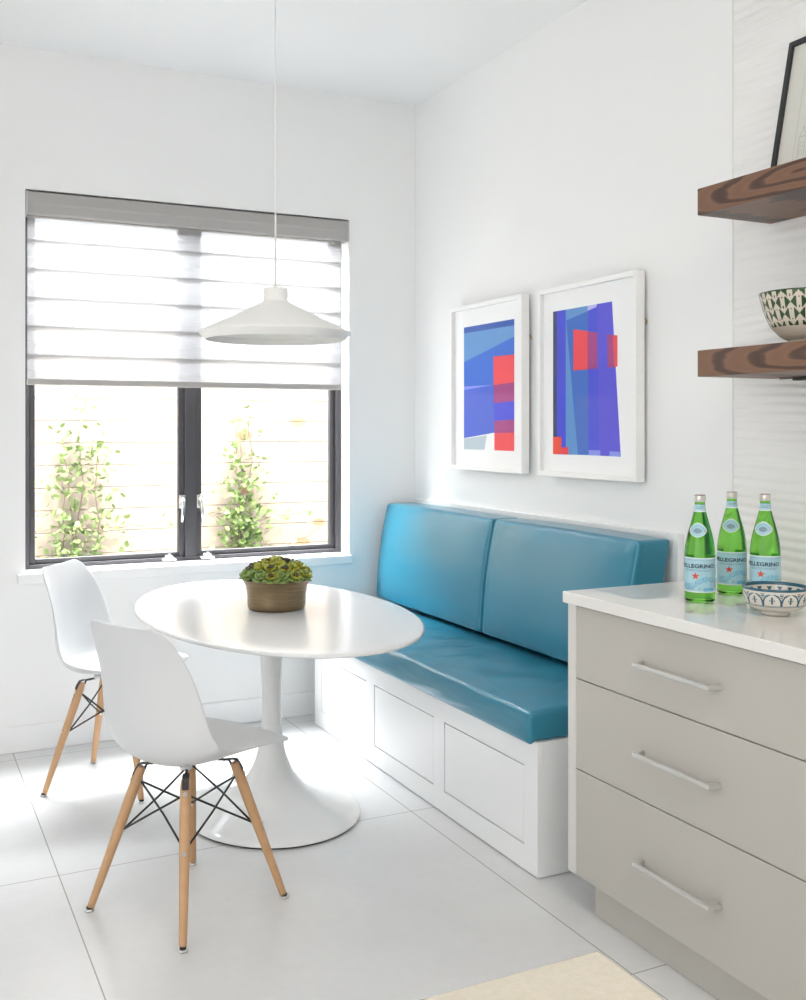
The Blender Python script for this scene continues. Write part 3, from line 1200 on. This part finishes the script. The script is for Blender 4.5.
def art(label, y0, y1, z0, z1, quad, shapes, to_uv):
    """y1 is the frame's left end as seen from the room; shapes: (colour, [(u, v)]), v measured down"""
    xf, xb = 2.340, 2.3785
    root = thing('framed_print', label, 'picture', (xb, (y0 + y1) / 2, z0), 0, 'framed abstract prints')
    og = Vector((xb, (y0 + y1) / 2, z0))
    bw = .019

    def fr(b_):
        box(b_, xf, xb, y0, y0 + bw, z0, z1, .0012, seg=1)
        box(b_, xf, xb, y1 - bw, y1, z0, z1, .0012, seg=1)
        box(b_, xf, xb, y0 + bw, y1 - bw, z0, z0 + bw, .0012, seg=1)
        box(b_, xf, xb, y0 + bw, y1 - bw, z1 - bw, z1, .0012, seg=1)
    sub('frame', fr, M['frame_white'], root, og)
    sub('mat_board', lambda b_: box(b_, xf + .019, xb - .006, y0 + bw, y1 - bw, z0 + bw, z1 - bw), M['mat'], root, og)
    qy0, qy1, qz0, qz1 = quad          # left, right, bottom, top of the print
    b_ = B()
    cols = []
    xp = xf + .0186
    for k, (cn, pts) in enumerate(shapes):
        if cn not in cols:
            cols.append(cn)
        vs = []
        for p in pts:
            u, v = to_uv(p)
            vs.append(b_.verts.new((xp - .00003 * k, qy0 + (qy1 - qy0) * u, qz1 + (qz0 - qz1) * v)))
        f = b_.faces.new(vs)
        f.material_index = cols.index(cn)
    bmesh.ops.translate(b_, verts=b_.verts, vec=-og)
    obj('print', b_, [C[c] for c in cols], root, recalc=False)
    sub('glass', lambda b2: box(b2, xf + .004, xf + .006, y0 + bw + .0003, y1 - bw - .0003, z0 + bw + .0003, z1 - bw - .0003), M['art_glass'], root, og)

    def hk(b2):
        yy, zz = y0 + .012, z0 + (z1 - z0) * .765
        tube(b2, [(xb + .001, yy, zz + .012), (xb + .008, yy - .004, zz + .006), (xb + .010, yy - .010, zz - .004), (xb + .006, yy - .012, zz - .012)], .003, 8)
        box(b2, xb - .0005, xb + .003, yy - .002, yy + .014, zz - .006, zz + .016, .001, seg=1)
    h = sub('hanging_hook', hk, M['brass'], root, og)
    h['label'] = 'brass hanging hook'


def uv1(p):
    x, y = p
    u = (x - 122) / (387 - 122)
    return u, (y - (197 - 42 * u)) / ((838 + 12 * u) - (197 - 42 * u))


sh1 = [
    ('top', [(122, 197), (387, 155), (387, 192), (122, 230)]),
    ('sky', [(122, 228), (387, 189), (387, 248), (122, 380)]),
    ('blue', [(122, 380), (387, 248), (387, 490), (285, 500), (122, 525)]),
    ('low', [(122, 525), (285, 500), (288, 752), (122, 780)]),
    ('pale', [(122, 507), (285, 500), (122, 526)]),
    ('grey', [(122, 782), (248, 766), (236, 842), (122, 838)]),
    ('red', [(283, 351), (387, 342), (387, 490), (284, 503)]),
    ('plum', [(284, 503), (387, 488), (387, 586), (286, 597)]),
    ('vio', [(286, 597), (387, 586), (387, 685), (287, 690)]),
    ('plum', [(287, 690), (387, 684), (387, 753), (288, 755)]),
    ('red', [(288, 755), (387, 752), (387, 850), (288, 845)]),
]
art('left framed print: blue fields with a red column along its right edge', 3.643, 4.262, 1.198, 1.944, (4.158, 3.728, 1.290, 1.848), sh1, uv1)


def uv2(p):
    x, y = p
    u = (x - 100) / 312
    return u, (y - (225 - 54 * u)) / ((843 + 10.6 * u) - (225 - 54 * u))


sh2 = [
    ('dark', [(100, 225), (118, 222), (118, 844), (100, 843)]),
    ('vio', [(118, 222), (160, 215), (160, 845), (118, 844)]),
    ('sky', [(160, 215), (258, 198), (258, 225), (162, 262), (215, 846), (160, 845)]),
    ('mid', [(162, 262), (258, 222), (262, 847), (215, 846)]),
    ('vio', [(258, 198), (300, 190.5), (306, 849), (262, 847)]),
    ('violet', [(300, 190.5), (360, 180), (395, 853), (306, 849)]),
    ('lav', [(258, 198), (297, 191), (296, 203), (258, 220)]),
    ('red', [(195, 300), (258, 308), (258, 474), (195, 480)]),
    ('plum', [(258, 308), (300, 315), (300, 470), (258, 474)]),
    ('violet', [(300, 315), (340, 322), (343, 467), (300, 470)]),
    ('plum', [(340, 322), (365, 326), (370, 465), (343, 467)]),
    ('red', [(363, 325), (382, 328), (382, 462), (369, 465)]),
    ('orange', [(100, 768), (140, 768), (140, 843), (100, 843)]),
    ('red', [(140, 815), (172, 812), (172, 845), (140, 843)]),
    ('pale', [(263, 825), (312, 826), (312, 849), (263, 848)]),
    ('pale', [(350, 830), (392, 832), (394, 852), (350, 851)]),
]
art('right framed print: tall blue and violet bands with a red block near the top', 2.906, 3.527, 1.197, 1.942, (3.442, 2.990, 1.284, 1.849), sh2, uv2)

# ------------------------------------------------------------------ pendant lamp
pl = thing('pendant_lamp', 'white conical metal pendant lamp hanging above the oval table', 'lamp', (1.252, 3.590, 1.732))
bm = B()
lathe(bm, [(.250, -.0255), (.2735, -.002), (.2745, .000), (.2730, .003), (.16, .0565), (.052, .110), (.046, .114), (.045, .116)], 96)
lathe(bm, [(.250, -.0255), (.248, -.0245), (.268, -.001), (.266, .002), (.15, .056), (.05, .106), (0, .108)], 96)
obj('shade', bm, M['lamp'], pl)
bm = B(); lathe(bm, [(.045, .112), (.0445, .158), (.043, .1615), (.040, .163), (.008, .163), (.007, .170), (.0055, .176), (0, .176)], 48)
obj('socket_cover', bm, M['lamp'], pl)
bm = B(); tube(bm, [(0, 0, .174), (0, 0, ZC - 1.732 - .02)], .0034, 10); obj('cord', bm, M['lamp'], pl)
bm = B(); lathe(bm, [(0, ZC - 1.732 - .028), (.055, ZC - 1.732 - .026), (.06, ZC - 1.732 - .02), (.06, ZC - 1.732 - .0005), (0, ZC - 1.732 - .0005)], 40)
obj('canopy', bm, M['lamp'], pl)
bm = B(); lathe(bm, [(0, .030), (.018, .034), (.030, .052), (.026, .075), (.016, .095), (.014, .107), (0, .108)], 24); obj('bulb', bm, pm('bulb_white', (.85, .85, .83), .4, srgb=False), pl)

# ------------------------------------------------------------------ table
TZ = .730
tbx, tby = 1.237, 3.590
tt = thing('pedestal_table', 'oval white gloss table on a flared tulip pedestal', 'table', (tbx, tby, 0))
bm = B()
ea, eb = .464, .808


def oval(bm, prof, seg=128):
    rings = []
    for d, z in prof:
        if d is None:
            rings.append([bm.verts.new((0, 0, z))])
        else:
            rings.append([bm.verts.new(((ea - d) * math.cos(2 * PI * i / seg), (eb - d) * math.sin(2 * PI * i / seg), z)) for i in range(seg)])
    for a, b in zip(rings[:-1], rings[1:]):
        for i in range(seg):
            j = (i + 1) % seg
            if len(a) == 1:
                f = bm.faces.new((a[0], b[i], b[j]))
            elif len(b) == 1:
                f = bm.faces.new((a[i], a[j], b[0]))
            else:
                f = bm.faces.new((a[i], a[j], b[j], b[i]))
            f.smooth = True


oval(bm, [(None, TZ), (.10, TZ), (.012, TZ), (.006, TZ - .0008), (.002, TZ - .0030), (0, TZ - .0065), (.001, TZ - .0095), (.006, TZ - .0125), (.03, TZ - .0165), (.10, TZ - .024), (.2, TZ - .026), (None, TZ - .026)])
obj('tabletop', bm, M['table_white'], tt)
bm = B()
base = catmull([(.313, .009), (.310, .017), (.290, .026), (.248, .037), (.197, .052), (.145, .077), (.105, .112), (.076, .152), (.056, .200), (.043, .255), (.0355, .320), (.0335, .400), (.0365, .500), (.0425, .590), (.053, .660), (.075, .692), (.12, .7045)], 70)
lathe(bm, [(0, .006), (.306, .006), (.311, .007)] + base + [(0, .7045)], 96)
for v in bm.verts:
    v.co.y *= 1 + .16 * min(1, max(0, (math.hypot(v.co.x, v.co.y) - .05) / .2))
obj('pedestal', bm, M['gloss_white'], tt)
bm = B(); lathe(bm, [(0, .001), (.307, .001), (.308, .0065), (0, .0066)], 96, sy=1.16); obj('floor_glide', bm, M['black_rubber'], tt)

# ------------------------------------------------------------------ potted succulents
pp = thing('potted_succulent', 'succulents in a round brushed bronze pot on the oval table', 'plant', (1.262, 3.608, TZ + .0005))
bm = B()
lathe(bm, [(0, .002), (.094, .0), (.101, .002), (.1045, .010), (.1058, .022), (.1065, .05), (.112, .084), (.1235, .107), (.1270, .1105), (.1230, .1105), (.109, .084), (.102, .05), (.100, .04), (0, .04)], 72)
obj('pot', bm, M['bronze'], pp)
bm = B(); lathe(bm, [(.1060, .080), (.1060, .092), (.06, .104), (0, .108)], 40); obj('soil', bm, M['soil'], pp)
leafm = {}


def succ_leaf(b_, M_, mi, tip=None):
    """fleshy spoon leaf along +X, unit length"""
    seg, n_ = 6, 6
    prof = [(0, .10), (.25, .22), (.5, .34), (.75, .40), (.92, .28), (1.0, .03)]
    rings = []
    for x, wd in prof:
        rings.append([b_.verts.new(M_ @ Vector((x, wd * math.cos(2 * PI * k / seg), .10 * (1 - x * .3) * math.sin(2 * PI * k / seg) + .12 * x * x))) for k in range(seg)])
    for q, (a, b) in enumerate(zip(rings[:-1], rings[1:])):
        for k in range(seg):
            f = b_.faces.new((a[k], a[(k + 1) % seg], b[(k + 1) % seg], b[k]))
            f.smooth = True
            f.material_index = tip if (tip is not None and q >= 3) else mi
    f = b_.faces.new(rings[-1]); f.material_index = tip if tip is not None else mi


rnd = random.Random(11)
spots = [(0, 0)] + [(.042, 2 * PI * k / 6 + .3) for k in range(6)] + [(.078, 2 * PI * k / 11 + .1) for k in range(11)] + [(.104, 2 * PI * k / 15) for k in range(15)]
for k, (rr, a) in enumerate(spots):
    rr += rnd.uniform(-.006, .006)
    a += rnd.uniform(-.08, .08)
    x, y = rr * math.cos(a), rr * math.sin(a)
    zz = .108 + .055 * (1 - (rr / .125) ** 2)
    outer = rr > .094
    tilt = min(.6, rr / .108 * .62)
    T = Matrix.Translation((x, y, zz if not outer else .119)) @ Matrix.Rotation(a, 4, 'Z') @ Matrix.Rotation(tilt, 4, 'Y')
    b_ = B()
    kind = rnd.random()
    rings_ = ((6, .22, .036), (5, .70, .033), (3, 1.15, .027))
    for ri, (cnt, el, ln) in enumerate(rings_):
        for q in range(cnt):
            M_ = T @ Matrix.Rotation(2 * PI * (q + .5 * ri) / cnt + rnd.uniform(-.1, .1), 4, 'Z') @ Matrix.Rotation(-el + rnd.uniform(-.1, .1), 4, 'Y') @ Matrix.Scale(ln * rnd.uniform(.85, 1.12), 4)
            if outer:
                mi, tip = (1 if ri == 1 and kind < .55 else 0), None
                if ri == 2 and kind < .4:
                    mi, tip = 1, 2
            elif kind < .5:
                mi, tip = (0, 1, 1)[ri], (0, 1, 1 if kind > .2 else 2)[ri]
            elif kind < .76:
                mi, tip = (0, 0, 2)[ri], (0, 2, 2)[ri]
            else:
                mi, tip = (0, 1, 1)[ri], (1, 1, 1)[ri] if rnd.random() < .6 else None
            succ_leaf(b_, M_, mi, tip)
    obj('rosette', b_, [M['succ_green'], M['succ_lime'], M['succ_dark']], pp)

# ------------------------------------------------------------------ chairs
ch = thing('dining_chair', 'white moulded shell chair in the foreground with splayed wooden legs and black wire bracing', 'chair', (.778, 2.998, 0), math.atan2(.462, .886), 'white shell dining chairs')
PROF = [  # x, z, half width, edge lift along the inner normal
    (.240, .4590, .146, -.004), (.236, .4655, .173, -.007), (.218, .4705, .195, -.008), (.185, .4710, .207, -.004), (.130, .4645, .215, .012), (.060, .453, .221, .032),
    (-.010, .441, .227, .053), (-.075, .437, .231, .070), (-.130, .446, .232, .083), (-.170, .474, .231, .088), (-.193, .520, .227, .085), (-.203, .575, .220, .078),
    (-.208, .640, .209, .068), (-.215, .705, .198, .055), (-.225, .765, .184, .039), (-.236, .810, .168, .024), (-.243, .836, .149, .014), (-.248, .849, .120, .008)]
prof = catmull(PROF, 60)
bm = B()
NU = 28
rows = []
for i, (x, z, hw, ed) in enumerate(prof):
    a, b = prof[max(i - 1, 0)], prof[min(i + 1, len(prof) - 1)]
    t = Vector((b[0] - a[0], 0, b[1] - a[1])).normalized()
    nrm = Vector((t.z, 0, -t.x))               # inner side: up on the seat, forward on the back
    if i < 12 and nrm.z < 0:
        nrm = -nrm
    row = []
    for j in range(NU + 1):
        u = 2 * j / NU - 1
        u2 = math.copysign(1 - (1 - abs(u)) ** 1.15, u)
        lift = ed * abs(u2) ** 2.4
        row.append(bm.verts.new(Vector((x, u2 * hw, z)) + nrm * lift))
    rows.append(row)
for a, b in zip(rows[:-1], rows[1:]):
    for j in range(NU):
        f = bm.faces.new((a[j], a[j + 1], b[j + 1], b[j]))
        f.smooth = True
sh = obj('shell', bm, M['plastic'], ch)
md = sh.modifiers.new('thickness', 'SOLIDIFY'); md.thickness = .0065; md.offset = 0
md = sh.modifiers.new('soft', 'SUBSURF'); md.levels = 1; md.render_levels = 1
FT, TP, ZTOP = .197, .094, .408


def leg_pt(sx, sy, z):
    t = z / ZTOP
    r = FT + (TP - FT) * t
    return Vector((sx * r, sy * r, z))


for sx in (1, -1):
    for sy in (1, -1):
        bm = B()
        zz = [.010, .016, .10, .20, .28, .34, .39, .404, ZTOP]
        rr = [.0095, .0108, .0122, .0140, .0152, .0156, .0150, .0138, .0115]
        tube(bm, [leg_pt(sx, sy, q) for q in zz], rr, 16)
        lg = obj('leg', bm, M['beech'], ch)
        lg['label'] = 'splayed beech leg'
        bm = B()
        p = leg_pt(sx, sy, 0)
        lathe(bm, [(0, .0008), (.013, .0008), (.0145, .003), (.013, .006), (.0095, .0065), (0, .0065)], 20, c=(p.x, p.y, 0), mi=0)
        lathe(bm, [(.0085, .006), (.0090, .0115), (0, .0116)], 16, c=(p.x, p.y, 0), mi=1)
        obj('foot_glide', bm, [M['steel'], M['black_rubber']], lg)
        # two bolts per leg
        for zb in (.372, .228):
            bm = B()
            q = leg_pt(sx, sy, zb)
            d = Vector((sx, sy, .25)).normalized()
            tube(bm, [q - d * .020, q + d * .0165], .0045, 8)
            tube(bm, [q + d * .0150, q + d * .0192], .0064, 10)
            obj('bolt', bm, M['steel'], lg)
        # bracket arm on the top of the leg
        bm = B()
        q = leg_pt(sx, sy, .352)
        dn = Vector((sx, sy, 0)).normalized()
        e0 = q + dn * .002
        top = leg_pt(sx, sy, ZTOP) + Vector((0, 0, .007))
        tube(bm, [leg_pt(sx, sy, .362) - dn * .012, leg_pt(sx, sy, .395) - dn * .011, top - dn * .016, Vector((sx * .045, sy * .045, .419)), Vector((sx * .02, sy * .02, .420))], .0042, 8)
        tn = Vector((-dn.y, dn.x, 0)) * .0095
        path = [leg_pt(sx, sy, .386) + dn * .0180, leg_pt(sx, sy, .400) + dn * .0170, top + dn * .010, top - dn * .004 + Vector((0, 0, .003)), top - dn * .03]
        tk = Vector((dn.x, dn.y, .6)).normalized() * .0028
        rg = [[bm.verts.new(q) for q in (c_ - tn, c_ + tn, c_ + tn - tk, c_ - tn - tk)] for c_ in path]
        for A_, B_ in zip(rg[:-1], rg[1:]):
            for k in range(4):
                bm.faces.new((A_[k], A_[(k + 1) % 4], B_[(k + 1) % 4], B_[k]))
        bm.faces.new(rg[0]); bm.faces.new(rg[-1][::-1])
        obj('bracket', bm, M['black_metal'], ch)['label'] = 'black metal bracket'
        # rubber shock mount
        bm = B()
        lathe(bm, [(0, .417), (.014, .417), (.015, .424), (.012, .431), (0, .431)], 20, c=(sx * .052, sy * .052, 0))
        obj('shock_mount', bm, M['plastic'], ch)
for (a, b) in (((1, 1), (1, -1)), ((1, -1), (-1, -1)), ((-1, -1), (-1, 1)), ((-1, 1), (1, 1))):
    for p, q in ((a, b), (b, a)):
        bm = B()
        d = Vector((b[0] + a[0], b[1] + a[1], 0)).normalized()
        s = .005 if (p, q) == (a, b) else -.005
        P0 = leg_pt(*p, .366) * 1.0
        P1 = leg_pt(*q, .228)
        P0 = P0 - Vector((p[0], p[1], 0)).normalized() * .013
        P1 = P1 - Vector((q[0], q[1], 0)).normalized() * .013
        tube(bm, [P0, (P0 + P1) / 2 + d * s, P1], .0031, 8)
        obj('brace_wire', bm, M['black_metal'], ch)['label'] = 'thin black cross wire'
c2 = dup(ch)
c2.location = (.792, 4.158, 0)
c2.rotation_euler = (0, 0, math.atan2(-.596, .803))
c2['label'] = 'white moulded shell chair farther back, below the window, partly hidden by the nearer chair'
